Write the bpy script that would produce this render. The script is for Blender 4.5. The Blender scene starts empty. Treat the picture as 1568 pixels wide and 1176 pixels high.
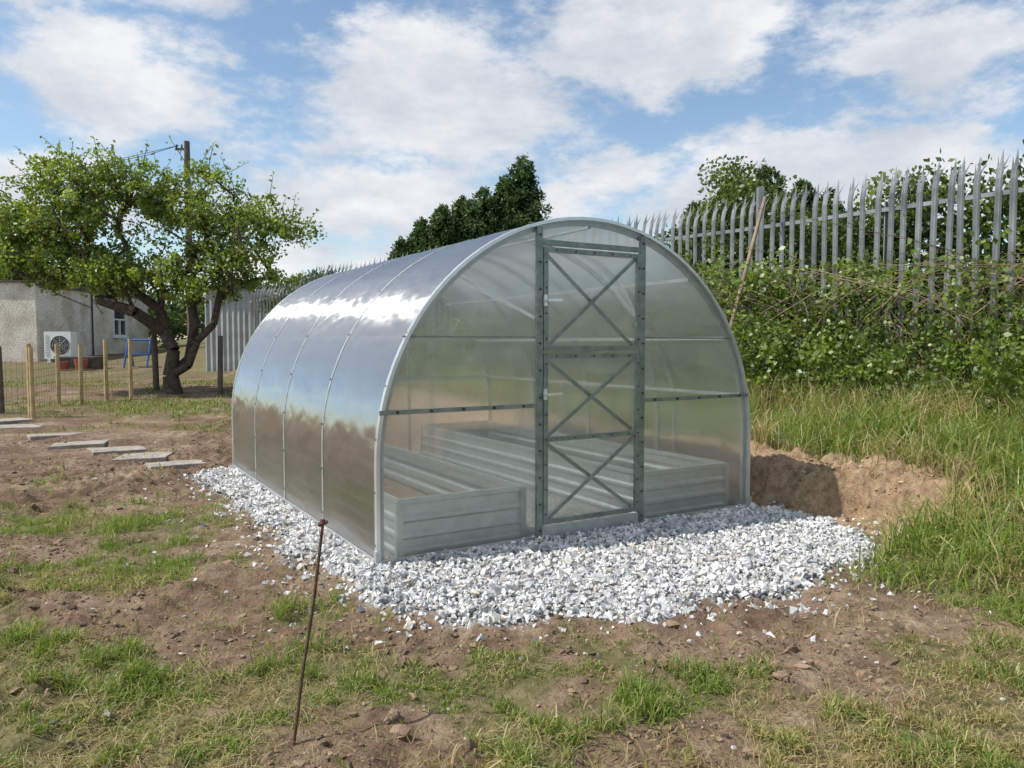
import bpy, math, numpy as np
from mathutils import Vector, Matrix
rng=np.random.default_rng(7)
sc=bpy.context.scene
def R(a): return math.radians(a)

# ---------------------------------------------------------------- helpers
def link(o):
    sc.collection.objects.link(o); return o
def empty(name,loc=(0,0,0),rz=0):
    o=bpy.data.objects.new(name,None); o.location=loc; o.rotation_euler=(0,0,rz); return link(o)
def mk(name,V,F,mat,col=None,parent=None,smooth=False):
    V=np.asarray(V,dtype=np.float32).reshape(-1,3); F=np.asarray(F,dtype=np.int32)
    me=bpy.data.meshes.new(name)
    n,k=F.shape
    me.vertices.add(len(V)); me.vertices.foreach_set('co',V.ravel())
    me.loops.add(n*k); me.loops.foreach_set('vertex_index',F.ravel())
    me.polygons.add(n); me.polygons.foreach_set('loop_start',np.arange(0,n*k,k,dtype=np.int32))
    me.update(calc_edges=True); me.validate()
    me.polygons.foreach_set('use_smooth',np.full(len(me.polygons),bool(smooth)))
    if col is not None:
        a=me.color_attributes.new('Col','FLOAT_COLOR','POINT')
        c=np.ones((len(V),4),dtype=np.float32); c[:,:col.shape[1]]=col
        a.data.foreach_set('color',c.ravel())
    me.materials.append(mat)
    o=link(bpy.data.objects.new(name,me))
    if parent: o.parent=parent
    return o
class MB:
    def __init__(s): s.V=[];s.F=[]
    def add(s,V,F):
        b=len(s.V); s.V+= [tuple(map(float,v)) for v in V]; s.F+=[tuple(b+i for i in f) for f in F]
    def bar(s,p,q,w,t,side=(0,1,0)):
        p=Vector(p);q=Vector(q);a=(q-p).normalized();sd=Vector(side)
        n=(sd-a*sd.dot(a)).normalized(); m=a.cross(n)
        V=[]
        for e in (p,q):
            for i,j in ((-1,-1),(1,-1),(1,1),(-1,1)):
                V.append(e+m*(i*w/2)+n*(j*t/2))
        s.add(V,[(0,1,2,3),(7,6,5,4),(0,4,5,1),(1,5,6,2),(2,6,7,3),(3,7,4,0)])
    def box(s,a,b):
        x0,y0,z0=a;x1,y1,z1=b
        s.add([(x0,y0,z0),(x1,y0,z0),(x1,y1,z0),(x0,y1,z0),(x0,y0,z1),(x1,y0,z1),(x1,y1,z1),(x0,y1,z1)],
              [(3,2,1,0),(4,5,6,7),(0,1,5,4),(1,2,6,5),(2,3,7,6),(3,0,4,7)])
    def tube(s,p,q,r0,r1,n=8,caps=True):
        p=Vector(p);q=Vector(q);a=(q-p).normalized()
        u=a.orthogonal().normalized();w=a.cross(u)
        V=[];F=[]
        for e,r in ((p,r0),(q,r1)):
            for i in range(n):
                t=2*math.pi*i/n; V.append(e+u*(math.cos(t)*r)+w*(math.sin(t)*r))
        for i in range(n):
            j=(i+1)%n; F.append((i,j,n+j,n+i))
        if caps: F.append(tuple(range(n))[::-1]); F.append(tuple(range(n,2*n)))
        s.add(V,F)
    def make(s,name,mat,parent=None,smooth=False):
        me=bpy.data.meshes.new(name); me.from_pydata(s.V,[],s.F); me.update(); me.validate()
        if smooth: me.polygons.foreach_set('use_smooth',[True]*len(me.polygons))
        me.materials.append(mat); o=link(bpy.data.objects.new(name,me))
        if parent: o.parent=parent
        return o
def hsh(ix,iy,s):
    h=(ix.astype(np.int64)*374761393+iy.astype(np.int64)*668265263+s*974634777)&0xffffffff
    h=((h^(h>>13))*1274126177)&0xffffffff
    h=h^(h>>16)
    return (h&0xffffff)/float(0xffffff)
def vn(x,y,s=0):
    x=np.asarray(x,float);y=np.asarray(y,float)
    ix=np.floor(x);iy=np.floor(y);fx=x-ix;fy=y-iy
    fx=fx*fx*(3-2*fx);fy=fy*fy*(3-2*fy)
    a=hsh(ix,iy,s);b=hsh(ix+1,iy,s);c=hsh(ix,iy+1,s);d=hsh(ix+1,iy+1,s)
    return (a*(1-fx)+b*fx)*(1-fy)+(c*(1-fx)+d*fx)*fy
def fbm(x,y,s=0,o=4):
    x=np.asarray(x,float);y=np.asarray(y,float)
    t=0;a=.5;n=0
    for i in range(o):
        t=t+a*vn(x*2**i+i*13.7,y*2**i-i*7.3,s+i);n+=a;a*=.5
    return t/n
def ss(a,b,x):
    t=np.clip((x-a)/(b-a),0,1);return t*t*(3-2*t)

# ---------------------------------------------------------------- layout
A=np.array([-0.761,4.222]); ANG=math.atan2(.517,.856); U=np.array([math.cos(ANG),math.sin(ANG)]); W=np.array([-U[1],U[0]])
def uv(x,y):
    return (x-A[0])*U[0]+(y-A[1])*U[1], (x-A[0])*W[0]+(y-A[1])*W[1]
def base_h(x,y):
    x=np.asarray(x,float);y=np.asarray(y,float)
    z=.025*np.clip(y-8,0,8)+.05*np.clip(y-16,0,14)
    u,v=uv(x,y)
    un=u+(fbm(x*2.2,y*2.2,5)-.5)*.5
    b1=.38*ss(3.25,3.60,un)+.37*ss(3.6,6.2,u)
    b2=.08*ss(2.2,2.8,un)+.67*ss(2.5,6.2,u)
    w=ss(-1.6,-1.1,v+(fbm(x*3,y*3,9)-.5)*.5)
    return z+b1*w+b2*(1-w)
GP=np.array([(-2.85,6.84),(-1.81,5.46),(-1.33,4.48),(-.886,3.89),(-.437,3.52),(-.011,3.29),(.252,3.42),(.684,3.38),(.921,3.61),(1.472,3.745),
 (1.953,4.40),(2.226,4.643),(2.335,5.3),(1.97,5.78),(1.7,6.1),(-.3,9.3),(-2.9,7.8),(-3.15,7.3)])
def polydist(x,y,P):
    x=np.asarray(x,float);y=np.asarray(y,float)
    inside=np.zeros(x.shape,bool);d=np.full(x.shape,1e9);n=len(P)
    for i in range(n):
        x0,y0=P[i];x1,y1=P[(i+1)%n]
        c=((y0>y)!=(y1>y))&(x<(x1-x0)*(y-y0)/(y1-y0+1e-12)+x0); inside^=c
        t=np.clip(((x-x0)*(x1-x0)+(y-y0)*(y1-y0))/((x1-x0)**2+(y1-y0)**2),0,1)
        d=np.minimum(d,np.hypot(x-x0-t*(x1-x0),y-y0-t*(y1-y0)))
    return np.where(inside,d,-d)
def gravel(x,y):
    return polydist(x,y,GP)+(fbm(x*3.5,y*3.5,21)-.5)*.42
ELL=[(-3.3,5.4,1.1,.62,1),(-2.25,4.15,.75,.42,1),(-2.9,3.7,.9,.5,.8),(-1.5,2.6,1.3,.65,1),(-.35,2.7,.8,.45,.8),(.1,3.0,.5,.25,.6),(.35,2.45,.8,.4,.75),
 (1.1,2.5,.8,.45,.8),(1.8,2.75,.6,.55,.95),(-.85,3.55,.35,.25,.7),(1.95,3.3,.40,.55,.7),(-5.2,5.4,1.3,.8,.9),(-6,14.0,3.5,1.9,1),(-4.8,10.9,1.6,.5,.8),(-10,11,2,2,.7)]
def grassm(x,y):
    x=np.asarray(x,float);y=np.asarray(y,float)
    e=np.zeros(x.shape)
    for cx,cy,rx,ry,w in ELL:
        e=np.maximum(e,w*np.exp(-(((x-cx)/rx)**2+((y-cy)/ry)**2)))
    u,v=uv(x,y)
    tall=np.maximum(ss(2.1,2.5,u)*ss(-1.15,-1.5,v), ss(3.55,3.75,u))
    far=ss(16,19,y)*.8+ss(30,45,np.hypot(x,y))
    e=np.maximum(np.maximum(e,far),tall*1.2)
    n=fbm(x*1.7,y*1.7,31)
    n2=fbm(x*5,y*5,33,4)
    g=ss(.42,.74,e*.72+(n-.5)*1.15+(n2-.5)*1.15+.125+.03*ss(3.6,3.0,y))
    return g*ss(.06,-.08,gravel(x,y))
def H(x,y):
    x=np.asarray(x,float);y=np.asarray(y,float)
    z=base_h(x,y); gr=ss(-.05,.1,gravel(x,y))
    u,v=uv(x,y)
    near=ss(30,10,np.hypot(x,y))
    rough=.6+.9*ss(.4,.65,fbm(x*1.1,y*1.1,40))
    lump=np.abs(fbm(x*7,y*7,43,4)-.5)*2
    z=z+(1-gr)*near*((fbm(x*2.3,y*2.3,41)-.5)*.08+rough*((fbm(x*9,y*9,44,4)-.5)*.065+lump*.05+(fbm(x*24,y*24,45,2)-.5)*.030)-.012)
    face=ss(3.15,3.35,u)*ss(3.95,3.75,u)*ss(-1.7,-1.2,v)*ss(14,10,y)
    z=z+face*((fbm(x*6,y*6,47)-.5)*.24+(fbm(x*18,y*18,48,2)-.5)*.10)
    z=z+gr*(.010+.04*fbm(x*5,y*5,49))
    inside=ss(-.02,.05,u)*ss(3.02,2.95,u)*ss(-.02,.05,v)*ss(4.02,3.95,v)
    return z*(1-inside)+inside*.0

# ---------------------------------------------------------------- materials
def newmat(name):
    m=bpy.data.materials.new(name);m.use_nodes=True;nt=m.node_tree;nt.nodes.clear()
    out=nt.nodes.new('ShaderNodeOutputMaterial');return m,nt,out
def N(nt,t,**k):
    n=nt.nodes.new(t)
    for a,b in k.items(): setattr(n,a,b)
    return n
def noise(nt,scale,detail=4,vec=None,rough=.55):
    n=N(nt,'ShaderNodeTexNoise');n.inputs['Scale'].default_value=scale;n.inputs['Detail'].default_value=detail;n.inputs['Roughness'].default_value=rough
    if vec is not None: nt.links.new(vec,n.inputs['Vector'])
    return n
def ramp(nt,fac,stops):
    r=N(nt,'ShaderNodeValToRGB');e=r.color_ramp.elements
    while len(e)<len(stops): e.new(.5)
    for i,(p,c) in enumerate(stops): e[i].position=p;e[i].color=(*c,1)
    nt.links.new(fac,r.inputs[0]);return r
def mixc(nt,f,a,b,mode='MIX'):
    m=N(nt,'ShaderNodeMix',data_type='RGBA',blend_type=mode)
    for s,v in ((0,f),(6,a),(7,b)):
        if isinstance(v,(int,float)): m.inputs[s].default_value=v
        elif isinstance(v,tuple): m.inputs[s].default_value=(*v,1)
        else: nt.links.new(v,m.inputs[s])
    return m.outputs[2]
def simple(name,c1,c2,scale=8,rough=.7,metal=0,bump=.2,bscale=None,bdist=.01):
    m,nt,out=newmat(name);tc=N(nt,'ShaderNodeTexCoord');n=noise(nt,scale,6,tc.outputs['Object'])
    r=ramp(nt,n.outputs[0],[(.3,c1),(.7,c2)])
    p=N(nt,'ShaderNodeBsdfPrincipled');p.inputs['Roughness'].default_value=rough;p.inputs['Metallic'].default_value=metal
    nt.links.new(r.outputs[0],p.inputs['Base Color'])
    if bump:
        n2=noise(nt,bscale or scale*4,5,tc.outputs['Object']);b=N(nt,'ShaderNodeBump');b.inputs['Strength'].default_value=bump;b.inputs['Distance'].default_value=bdist
        nt.links.new(n2.outputs[0],b.inputs['Height']);nt.links.new(b.outputs[0],p.inputs['Normal'])
    nt.links.new(p.outputs[0],out.inputs[0]);return m
def leafmat(name,trans=.35,gloss=.06):
    m,nt,out=newmat(name);a=N(nt,'ShaderNodeAttribute',attribute_name='Col')
    d=N(nt,'ShaderNodeBsdfDiffuse');t=N(nt,'ShaderNodeBsdfTranslucent');g=N(nt,'ShaderNodeBsdfGlossy');g.inputs['Roughness'].default_value=.45
    nt.links.new(a.outputs['Color'],d.inputs[0]);nt.links.new(mixc(nt,1.0,a.outputs['Color'],(1.6,1.7,.7),'MULTIPLY'),t.inputs[0])
    m1=N(nt,'ShaderNodeMixShader');m1.inputs[0].default_value=trans;nt.links.new(d.outputs[0],m1.inputs[1]);nt.links.new(t.outputs[0],m1.inputs[2])
    m2=N(nt,'ShaderNodeMixShader');m2.inputs[0].default_value=gloss;nt.links.new(m1.outputs[0],m2.inputs[1]);nt.links.new(g.outputs[0],m2.inputs[2])
    nt.links.new(m2.outputs[0],out.inputs[0]);return m
M_leaf=leafmat('leaf',.4); M_grass=leafmat('grass_blade',.3,.04); M_conifer=leafmat('conifer_leaf',.15,.03)
def attrmat(name,rough=.85,bscale=60,bd=.004):
    m,nt,out=newmat(name);a=N(nt,'ShaderNodeAttribute',attribute_name='Col');tc=N(nt,'ShaderNodeTexCoord')
    n=noise(nt,bscale,5,tc.outputs['Object']);r=ramp(nt,n.outputs[0],[(.3,(.66,.66,.66)),(.7,(1.12,1.12,1.12))])
    p=N(nt,'ShaderNodeBsdfPrincipled');p.inputs['Roughness'].default_value=rough;p.inputs['Specular IOR Level'].default_value=.25
    nt.links.new(mixc(nt,1.0,a.outputs['Color'],r.outputs[0],'MULTIPLY'),p.inputs['Base Color'])
    b=N(nt,'ShaderNodeBump');b.inputs['Strength'].default_value=.5;b.inputs['Distance'].default_value=bd
    nt.links.new(n.outputs[0],b.inputs['Height']);nt.links.new(b.outputs[0],p.inputs['Normal'])
    nt.links.new(p.outputs[0],out.inputs[0]);return m
M_stone=attrmat('gravel_stone'); M_clod=attrmat('soil_clod',1,40)
M_bark=simple('bark',(.04,.03,.024),(.12,.092,.072),9,.95,0,.9,14,.04)
M_galv=simple('galvanised_steel',(.44,.46,.45),(.58,.60,.60),14,.42,.6,.05)
M_galvdark=simple('weathered_steel_profile',(.155,.185,.168),(.27,.305,.285),20,.40,.5,.05)
M_alu=simple('bright_edge_trim',(.60,.62,.62),(.72,.74,.74),10,.3,.6,.03)
M_fence=simple('galvanised_palisade',(.14,.155,.16),(.34,.36,.365),3,.5,.35,.1)
M_stake=simple('treated_pine',(.36,.25,.12),(.55,.41,.22),7,.85,0,.4,30)
M_postold=simple('weathered_post',(.08,.065,.05),(.17,.14,.11),9,.95,0,.5,30)
M_slab=simple('concrete_slab',(.20,.17,.14),(.42,.38,.33),7,.95,0,.8,30,.008)
M_white=simple('white_upvc',(.72,.72,.72),(.8,.8,.8),5,.4,0,0)
M_silver=simple('silver_latch',(.68,.69,.69),(.78,.79,.79),5,.25,.5,0)
M_dark=simple('dark_plastic',(.02,.02,.02),(.04,.04,.04),5,.5,0,0)
M_rust=simple('rusty_steel',(.06,.035,.025),(.15,.085,.055),40,.8,.3,.4,80,.002)
M_roof=simple('roof_felt',(.05,.05,.05),(.10,.10,.10),3,.9)
M_blue=simple('blue_paint',(.02,.09,.30),(.03,.13,.38),5,.4,0,0)
M_red=simple('red_plastic',(.30,.07,.05),(.40,.10,.07),5,.5,0,0)
M_shed=simple('shed_sheet',(.30,.32,.32),(.46,.48,.47),3,.6,.1)
M_wire=simple('wire',(.12,.12,.12),(.2,.2,.2),5,.5,.5,0)
M_stem=simple('dead_stem',(.20,.14,.09),(.38,.29,.20),9,.9,0,.2)
def renderwall():
    m,nt,out=newmat('pebble_dash');tc=N(nt,'ShaderNodeTexCoord')
    n=noise(nt,1.3,5,tc.outputs['Object']);r=ramp(nt,n.outputs[0],[(.35,(.56,.50,.42)),(.55,(.80,.75,.66)),(.7,(.84,.80,.73))])
    n2=noise(nt,22,4,tc.outputs['Object']);r2=ramp(nt,n2.outputs[0],[(.38,(.55,.52,.48)),(.55,(1,1,1))])
    p=N(nt,'ShaderNodeBsdfPrincipled');p.inputs['Roughness'].default_value=.95
    nt.links.new(mixc(nt,1.0,r.outputs[0],r2.outputs[0],'MULTIPLY'),p.inputs['Base Color'])
    b=N(nt,'ShaderNodeBump');b.inputs['Strength'].default_value=.8;b.inputs['Distance'].default_value=.02
    nt.links.new(n2.outputs[0],b.inputs['Height']);nt.links.new(b.outputs[0],p.inputs['Normal'])
    nt.links.new(p.outputs[0],out.inputs[0]);return m
M_wall=renderwall()
def polycarb(name,body=.22,rough=.38,gl=.05,refr=.5,fres=1.1,grough=.5,aniso=-.9,bstr=.2):
    m,nt,out=newmat(name);tc=N(nt,'ShaderNodeTexCoord')
    tr=N(nt,'ShaderNodeBsdfTransparent');tr.inputs[0].default_value=(.90,.92,.90,1)
    rf=N(nt,'ShaderNodeBsdfRefraction');rf.inputs['Color'].default_value=(.93,.95,.93,1);rf.inputs['Roughness'].default_value=rough;rf.inputs['IOR'].default_value=1.15
    a=N(nt,'ShaderNodeMixShader');a.inputs[0].default_value=refr;nt.links.new(tr.outputs[0],a.inputs[1]);nt.links.new(rf.outputs[0],a.inputs[2])
    di=N(nt,'ShaderNodeBsdfDiffuse');di.inputs[0].default_value=(.70,.71,.70,1)
    tl=N(nt,'ShaderNodeBsdfTranslucent');tl.inputs[0].default_value=(.80,.82,.80,1)
    b=N(nt,'ShaderNodeMixShader');b.inputs[0].default_value=.6;nt.links.new(di.outputs[0],b.inputs[1]);nt.links.new(tl.outputs[0],b.inputs[2])
    c=N(nt,'ShaderNodeMixShader');nt.links.new(a.outputs[0],c.inputs[1]);nt.links.new(b.outputs[0],c.inputs[2])
    mp=N(nt,'ShaderNodeMapping');mp.inputs['Scale'].default_value=(4,1.0,6);nt.links.new(tc.outputs['Object'],mp.inputs[0])
    dn=noise(nt,1.0,5,mp.outputs[0]);mr=N(nt,'ShaderNodeMapRange');mr.inputs[1].default_value=.25;mr.inputs[2].default_value=.75;mr.inputs[3].default_value=body*.4;mr.inputs[4].default_value=body*1.6
    nt.links.new(dn.outputs[0],mr.inputs[0]);nt.links.new(mr.outputs[0],c.inputs[0])
    g=N(nt,'ShaderNodeBsdfAnisotropic');g.inputs['Roughness'].default_value=grough;g.inputs['Anisotropy'].default_value=aniso
    tv=N(nt,'ShaderNodeCombineXYZ');tv.inputs[0].default_value=W[0];tv.inputs[1].default_value=W[1];nt.links.new(tv.outputs[0],g.inputs['Tangent'])
    mp2=N(nt,'ShaderNodeMapping');mp2.inputs['Scale'].default_value=(1,.8,1.0);nt.links.new(tc.outputs['Object'],mp2.inputs[0])
    bn=noise(nt,3.5,2,mp2.outputs[0]);bp=N(nt,'ShaderNodeBump');bp.inputs['Strength'].default_value=bstr;bp.inputs['Distance'].default_value=.05
    nt.links.new(bn.outputs[0],bp.inputs['Height']);nt.links.new(bp.outputs[0],g.inputs['Normal'])
    lw=N(nt,'ShaderNodeFresnel');lw.inputs[0].default_value=1.5
    mt=N(nt,'ShaderNodeMath',operation='MULTIPLY_ADD');mt.inputs[1].default_value=fres;mt.inputs[2].default_value=gl;nt.links.new(lw.outputs[0],mt.inputs[0])
    cl=N(nt,'ShaderNodeClamp');cl.inputs[2].default_value=.75;nt.links.new(mt.outputs[0],cl.inputs[0])
    f=N(nt,'ShaderNodeMixShader');nt.links.new(cl.outputs[0],f.inputs[0]);nt.links.new(c.outputs[0],f.inputs[1]);nt.links.new(g.outputs[0],f.inputs[2])
    nt.links.new(f.outputs[0],out.inputs[0]);return m
M_pc=polycarb('twinwall_polycarbonate',.30,.30,.12,.45,.95,.47,-.9,.3); M_pcf=polycarb('gable_polycarbonate',.13,.24,.03,.5,.9,.22,0,.2)

def groundmat():
    m,nt,out=newmat('ground');tc=N(nt,'ShaderNodeTexCoord');P=tc.outputs['Object']
    at=N(nt,'ShaderNodeAttribute',attribute_name='Col');sp=N(nt,'ShaderNodeSeparateColor');nt.links.new(at.outputs['Color'],sp.inputs[0])
    n1=noise(nt,1.4,8,P,.65);n2=noise(nt,14,6,P,.7);n3=noise(nt,70,3,P)
    soil=ramp(nt,n1.outputs[0],[(.3,(.135,.088,.057)),(.5,(.225,.155,.105)),(.68,(.36,.27,.19))])
    r2=ramp(nt,n2.outputs[0],[(.3,(.45,.42,.40)),(.6,(1.12,1.12,1.12))])
    c=mixc(nt,.9,soil.outputs[0],r2.outputs[0],'MULTIPLY')
    tan=ramp(nt,n2.outputs[0],[(.32,(.17,.11,.065)),(.62,(.43,.30,.185))])
    c=mixc(nt,sp.outputs[2],c,tan.outputs[0])
    gr=ramp(nt,n2.outputs[0],[(.3,(.085,.075,.035)),(.5,(.15,.135,.06)),(.7,(.27,.215,.12))])
    c=mixc(nt,sp.outputs[0],c,gr.outputs[0])
    vo=N(nt,'ShaderNodeTexVoronoi');vo.inputs['Scale'].default_value=44;nt.links.new(P,vo.inputs['Vector'])
    gv=ramp(nt,vo.outputs['Distance'],[(.1,(.62,.61,.59)),(.6,(.24,.23,.21))])
    c=mixc(nt,sp.outputs[1],c,gv.outputs[0])
    p=N(nt,'ShaderNodeBsdfPrincipled');p.inputs['Roughness'].default_value=1;p.inputs['Specular IOR Level'].default_value=.15
    nt.links.new(c,p.inputs['Base Color'])
    b=N(nt,'ShaderNodeBump');b.inputs['Strength'].default_value=1;b.inputs['Distance'].default_value=.035;nt.links.new(n2.outputs[0],b.inputs['Height'])
    b2=N(nt,'ShaderNodeBump');b2.inputs['Strength'].default_value=.8;b2.inputs['Distance'].default_value=.008;nt.links.new(n3.outputs[0],b2.inputs['Height']);nt.links.new(b.outputs[0],b2.inputs['Normal'])
    nt.links.new(b2.outputs[0],p.inputs['Normal']);nt.links.new(p.outputs[0],out.inputs[0]);return m
def axis(a,b,st,lim,g=1.13):
    mid=list(np.arange(a,b,st));hi=[];lo=[];s=st;x=b
    while x<lim: hi.append(x);s*=g;x+=s
    s=st*g;x=a-s
    while x>-lim: lo.append(x);s*=g;x-=s
    return np.array(lo[::-1]+mid+hi)
xs=axis(-4.5,5,.028,700);ys=axis(1.8,8.6,.028,700)
X,Y=np.meshgrid(xs,ys);Z=H(X,Y)
nx,ny=len(xs),len(ys)
idx=np.arange(nx*ny).reshape(ny,nx)
F=np.stack([idx[:-1,:-1],idx[:-1,1:],idx[1:,1:],idx[1:,:-1]],-1).reshape(-1,4)
g=grassm(X,Y);gv=ss(-.06,.08,gravel(X,Y));u_,v_=uv(X,Y)
bf=ss(3.0,3.25,u_)*ss(4.0,3.7,u_)*ss(-1.8,-1.2,v_)*ss(14,10,Y)
col=np.stack([g*(1-bf*.8),gv,bf],-1).reshape(-1,3)
ground=mk('ground',np.stack([X,Y,Z],-1),F,groundmat(),col,smooth=True)

# ---------------------------------------------------------------- stones
phi=(1+5**.5)/2
ICO=np.array([(-1,phi,0),(1,phi,0),(-1,-phi,0),(1,-phi,0),(0,-1,phi),(0,1,phi),(0,-1,-phi),(0,1,-phi),(phi,0,-1),(phi,0,1),(-phi,0,-1),(-phi,0,1)])/1.9
IF=np.array([(0,11,5),(0,5,1),(0,1,7),(0,7,10),(0,10,11),(1,5,9),(5,11,4),(11,10,2),(10,7,6),(7,1,8),(3,9,4),(3,4,2),(3,2,6),(3,6,8),(3,8,9),(4,9,5),(2,4,11),(6,2,10),(8,6,7),(9,8,1)])
BOX=np.array([(-1,-1,-1),(1,-1,-1),(1,1,-1),(-1,1,-1),(-1,-1,1),(1,-1,1),(1,1,1),(-1,1,1)])*.62
BF=np.array([(0,2,1),(0,3,2),(4,5,6),(4,6,7),(0,1,5),(0,5,4),(1,2,6),(1,6,5),(2,3,7),(2,7,6),(3,0,4),(3,4,7)])
def stones(name,P,size,col,mat,jit=.28,flat=.7,base=ICO,bf_=IF,off=.15):
    n=len(P);k=len(base);V=base[None]*(1+rng.uniform(-jit,jit,(n,k,1)))+rng.uniform(-off,off,(n,k,3))
    V=V*np.stack([rng.uniform(.7,1.45,n),rng.uniform(.65,1.2,n),rng.uniform(.45,.95,n)],-1)[:,None]
    q=rng.normal(size=(n,4));q/=np.linalg.norm(q,axis=1)[:,None];w,x,y,z=q.T
    Rm=np.stack([1-2*(y*y+z*z),2*(x*y-z*w),2*(x*z+y*w),2*(x*y+z*w),1-2*(x*x+z*z),2*(y*z-x*w),2*(x*z-y*w),2*(y*z+x*w),1-2*(x*x+y*y)],-1).reshape(n,3,3)
    V=np.einsum('nij,nkj->nki',Rm,V)*size[:,None,None]*.5
    V[:,:,2]*=flat
    V+=P[:,None]
    F=(bf_[None]+k*np.arange(n)[:,None,None]).reshape(-1,3)
    return mk(name,V,F,mat,np.repeat(col,k,0))
n=135000
x=rng.uniform(-3.6,2.9,n);y=rng.uniform(3.0,9.4,n);gd=gravel(x,y);u_,v_=uv(x,y)
pr=ss(-.03,.04,gd)+.10*ss(-.30,0,gd)+.010*ss(-1.0,-.2,gd)
ins=(u_>-.0)&(u_<3.0)&(v_>.0)
pr=np.where(ins,0,pr)*np.where(v_>4,0,1)
pr=pr*np.where(y>6,.6,1)
k=(rng.uniform(size=n)<pr);x,y,gd=x[k],y[k],gd[k];n=len(x)
print('gravel stones',n)
sz=rng.lognormal(math.log(.0255),.36,n).clip(.011,.055)
hz=H(x,y)+np.where(gd>0,rng.uniform(-.006,.026,n),.002)
t=rng.uniform(size=n);b=rng.uniform(.44,.84,n)
tint=np.where(t[:,None]<.74,np.array([[1,.99,.965]]),np.where(t[:,None]<.90,np.array([[.68,.70,.73]]),np.array([[.98,.88,.75]])))
stones('gravel_bed',np.stack([x,y,hz],-1),sz,tint*b[:,None],M_stone,.3,.95,BOX,BF,.34)
# clods
n=60000
x=rng.uniform(-6.5,4,n);y=2.0+8*rng.uniform(size=n)**1.4;g=grassm(x,y);gd=gravel(x,y);u_,v_=uv(x,y)
k=(rng.uniform(size=n)<(1-g*.85)*ss(0,-.06,gd)*(.25+.75*(fbm(x*2,y*2,61)>.5)))&(u_<4.0)
x,y=x[k],y[k];u_=u_[k];v_=v_[k];n=len(x)
sz=rng.lognormal(math.log(.013),.58,n).clip(.005,.065)
c=np.array([[.26,.18,.122]])*rng.uniform(.55,1.35,(n,1))
c=np.where(((u_>3.1)&(v_>-1.6))[:,None],np.array([[.38,.275,.17]])*rng.uniform(.6,1.25,(n,1)),c)
c=np.where(rng.uniform(size=(n,1))<.03,np.array([[.5,.47,.43]]),c)
stones('soil_clods',np.stack([x,y,H(x,y)+sz*.05],-1),sz,c,M_clod,.35,.65,off=.25)

# ---------------------------------------------------------------- grass
def blades(name,x,y,h,wd,col,lean,mat=M_grass):
    n=len(x);z=H(x,y)-.005;a=rng.uniform(0,2*math.pi,n);fa=rng.uniform(0,2*math.pi,n)
    d=np.stack([np.cos(a),np.sin(a),0*a],-1);s=np.stack([np.cos(fa),np.sin(fa),0*a],-1)*wd[:,None]*.5
    P=np.stack([x,y,z],-1);up=np.array([0,0,1.])
    l=lean
    m1=P+up*(h*.45*(1-l*.25))[:,None]+d*(h*.18*l)[:,None]
    m2=P+up*(h*.78*(1-l*.4))[:,None]+d*(h*.48*l)[:,None]
    tp=P+up*(h*(1-l*.65))[:,None]+d*(h*.88*l)[:,None]
    V=np.stack([P-s,P+s,m1+s*.85,m1-s*.85,m2+s*.6,m2-s*.6,tp],1)
    T=np.array([(0,1,2),(0,2,3),(3,2,4),(3,4,5),(5,4,6)])
    F=(T[None]+7*np.arange(n)[:,None,None]).reshape(-1,3)
    return mk(name,V,F,mat,np.repeat(col,7,0))
def gcol(n,dry,k=1.0):
    t=rng.uniform(size=(n,1));b=rng.uniform(.7,1.3,(n,1))*k
    g=np.array([[.125,.205,.035]])*(1-t)+np.array([[.235,.29,.058]])*t
    s=np.array([[.46,.38,.19]])*(1-t)+np.array([[.32,.25,.12]])*t
    return np.where(rng.uniform(size=(n,1))<dry[:,None],s,g)*b
n=340000
r=rng.uniform(size=n);y=2.0+5.2*r**1.6;x=rng.uniform(-1,1,n)*(.72*y+.4)
g=grassm(x,y);clump=fbm(x*9,y*9,71,3);u_,v_=uv(x,y)
k=(rng.uniform(size=n)<g*ss(.42,.64,clump)*1.0+.03*(gravel(x,y)<-.05))&~((u_>3.1)&(v_>-1.3))
x,y=x[k],y[k];g=g[k];clump=clump[k];n=len(x);print('lawn blades',n)
dr=.20+.6*ss(.45,.62,fbm(x*1.3,y*1.3,77))+.25*(1-g)
lush=ss(.4,.65,fbm(x*2.0,y*2.0,79))*ss(.45,.7,clump)
left=ss(-1.2,-2.0,x)*ss(3.4,3.9,y)
h=rng.uniform(.020,.06,n)*(.7+1.9*lush+.8*left)
blades('grass',x,y,h,rng.uniform(.003,.0062,n),gcol(n,np.clip(dr*(1-.6*lush)-.35*left,.05,1)),rng.uniform(.2,1.25,n))
n=60000
y=rng.uniform(6.5,19,n);x=rng.uniform(-14,-1,n);g=grassm(x,y);k=(rng.uniform(size=n)<g*.8);x,y=x[k],y[k];n=len(x)
blades('grass',x,y,rng.uniform(.04,.11,n),rng.uniform(.012,.02,n),gcol(n,np.full(n,.25)),rng.uniform(.2,1,n))
n=45000
y=2.1+4*rng.uniform(size=n)**1.3;x=rng.uniform(-1,1,n)*(.72*y+.3);g=grassm(x,y);k=(rng.uniform(size=n)<(.15+g)*ss(.4,.6,fbm(x*3,y*3,85)))&(gravel(x,y)<-.03);x,y=x[k],y[k];n=len(x)
blades('straw_litter',x,y,rng.uniform(.04,.12,n),rng.uniform(.002,.004,n),gcol(n,np.ones(n)),rng.uniform(1.25,1.5,n))
n=150000
uu=rng.uniform(1.9,6.6,n);vv=rng.uniform(-5,9,n);x=A[0]+uu*U[0]+vv*W[0];y=A[1]+uu*U[1]+vv*W[1]
dens=np.where(vv<-1.25,ss(2.1,2.6,uu+(fbm(x*3,y*3,91)-.5)*.8),ss(3.55,3.80,uu+(fbm(x*4,y*4,92)-.5)*.5))
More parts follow.
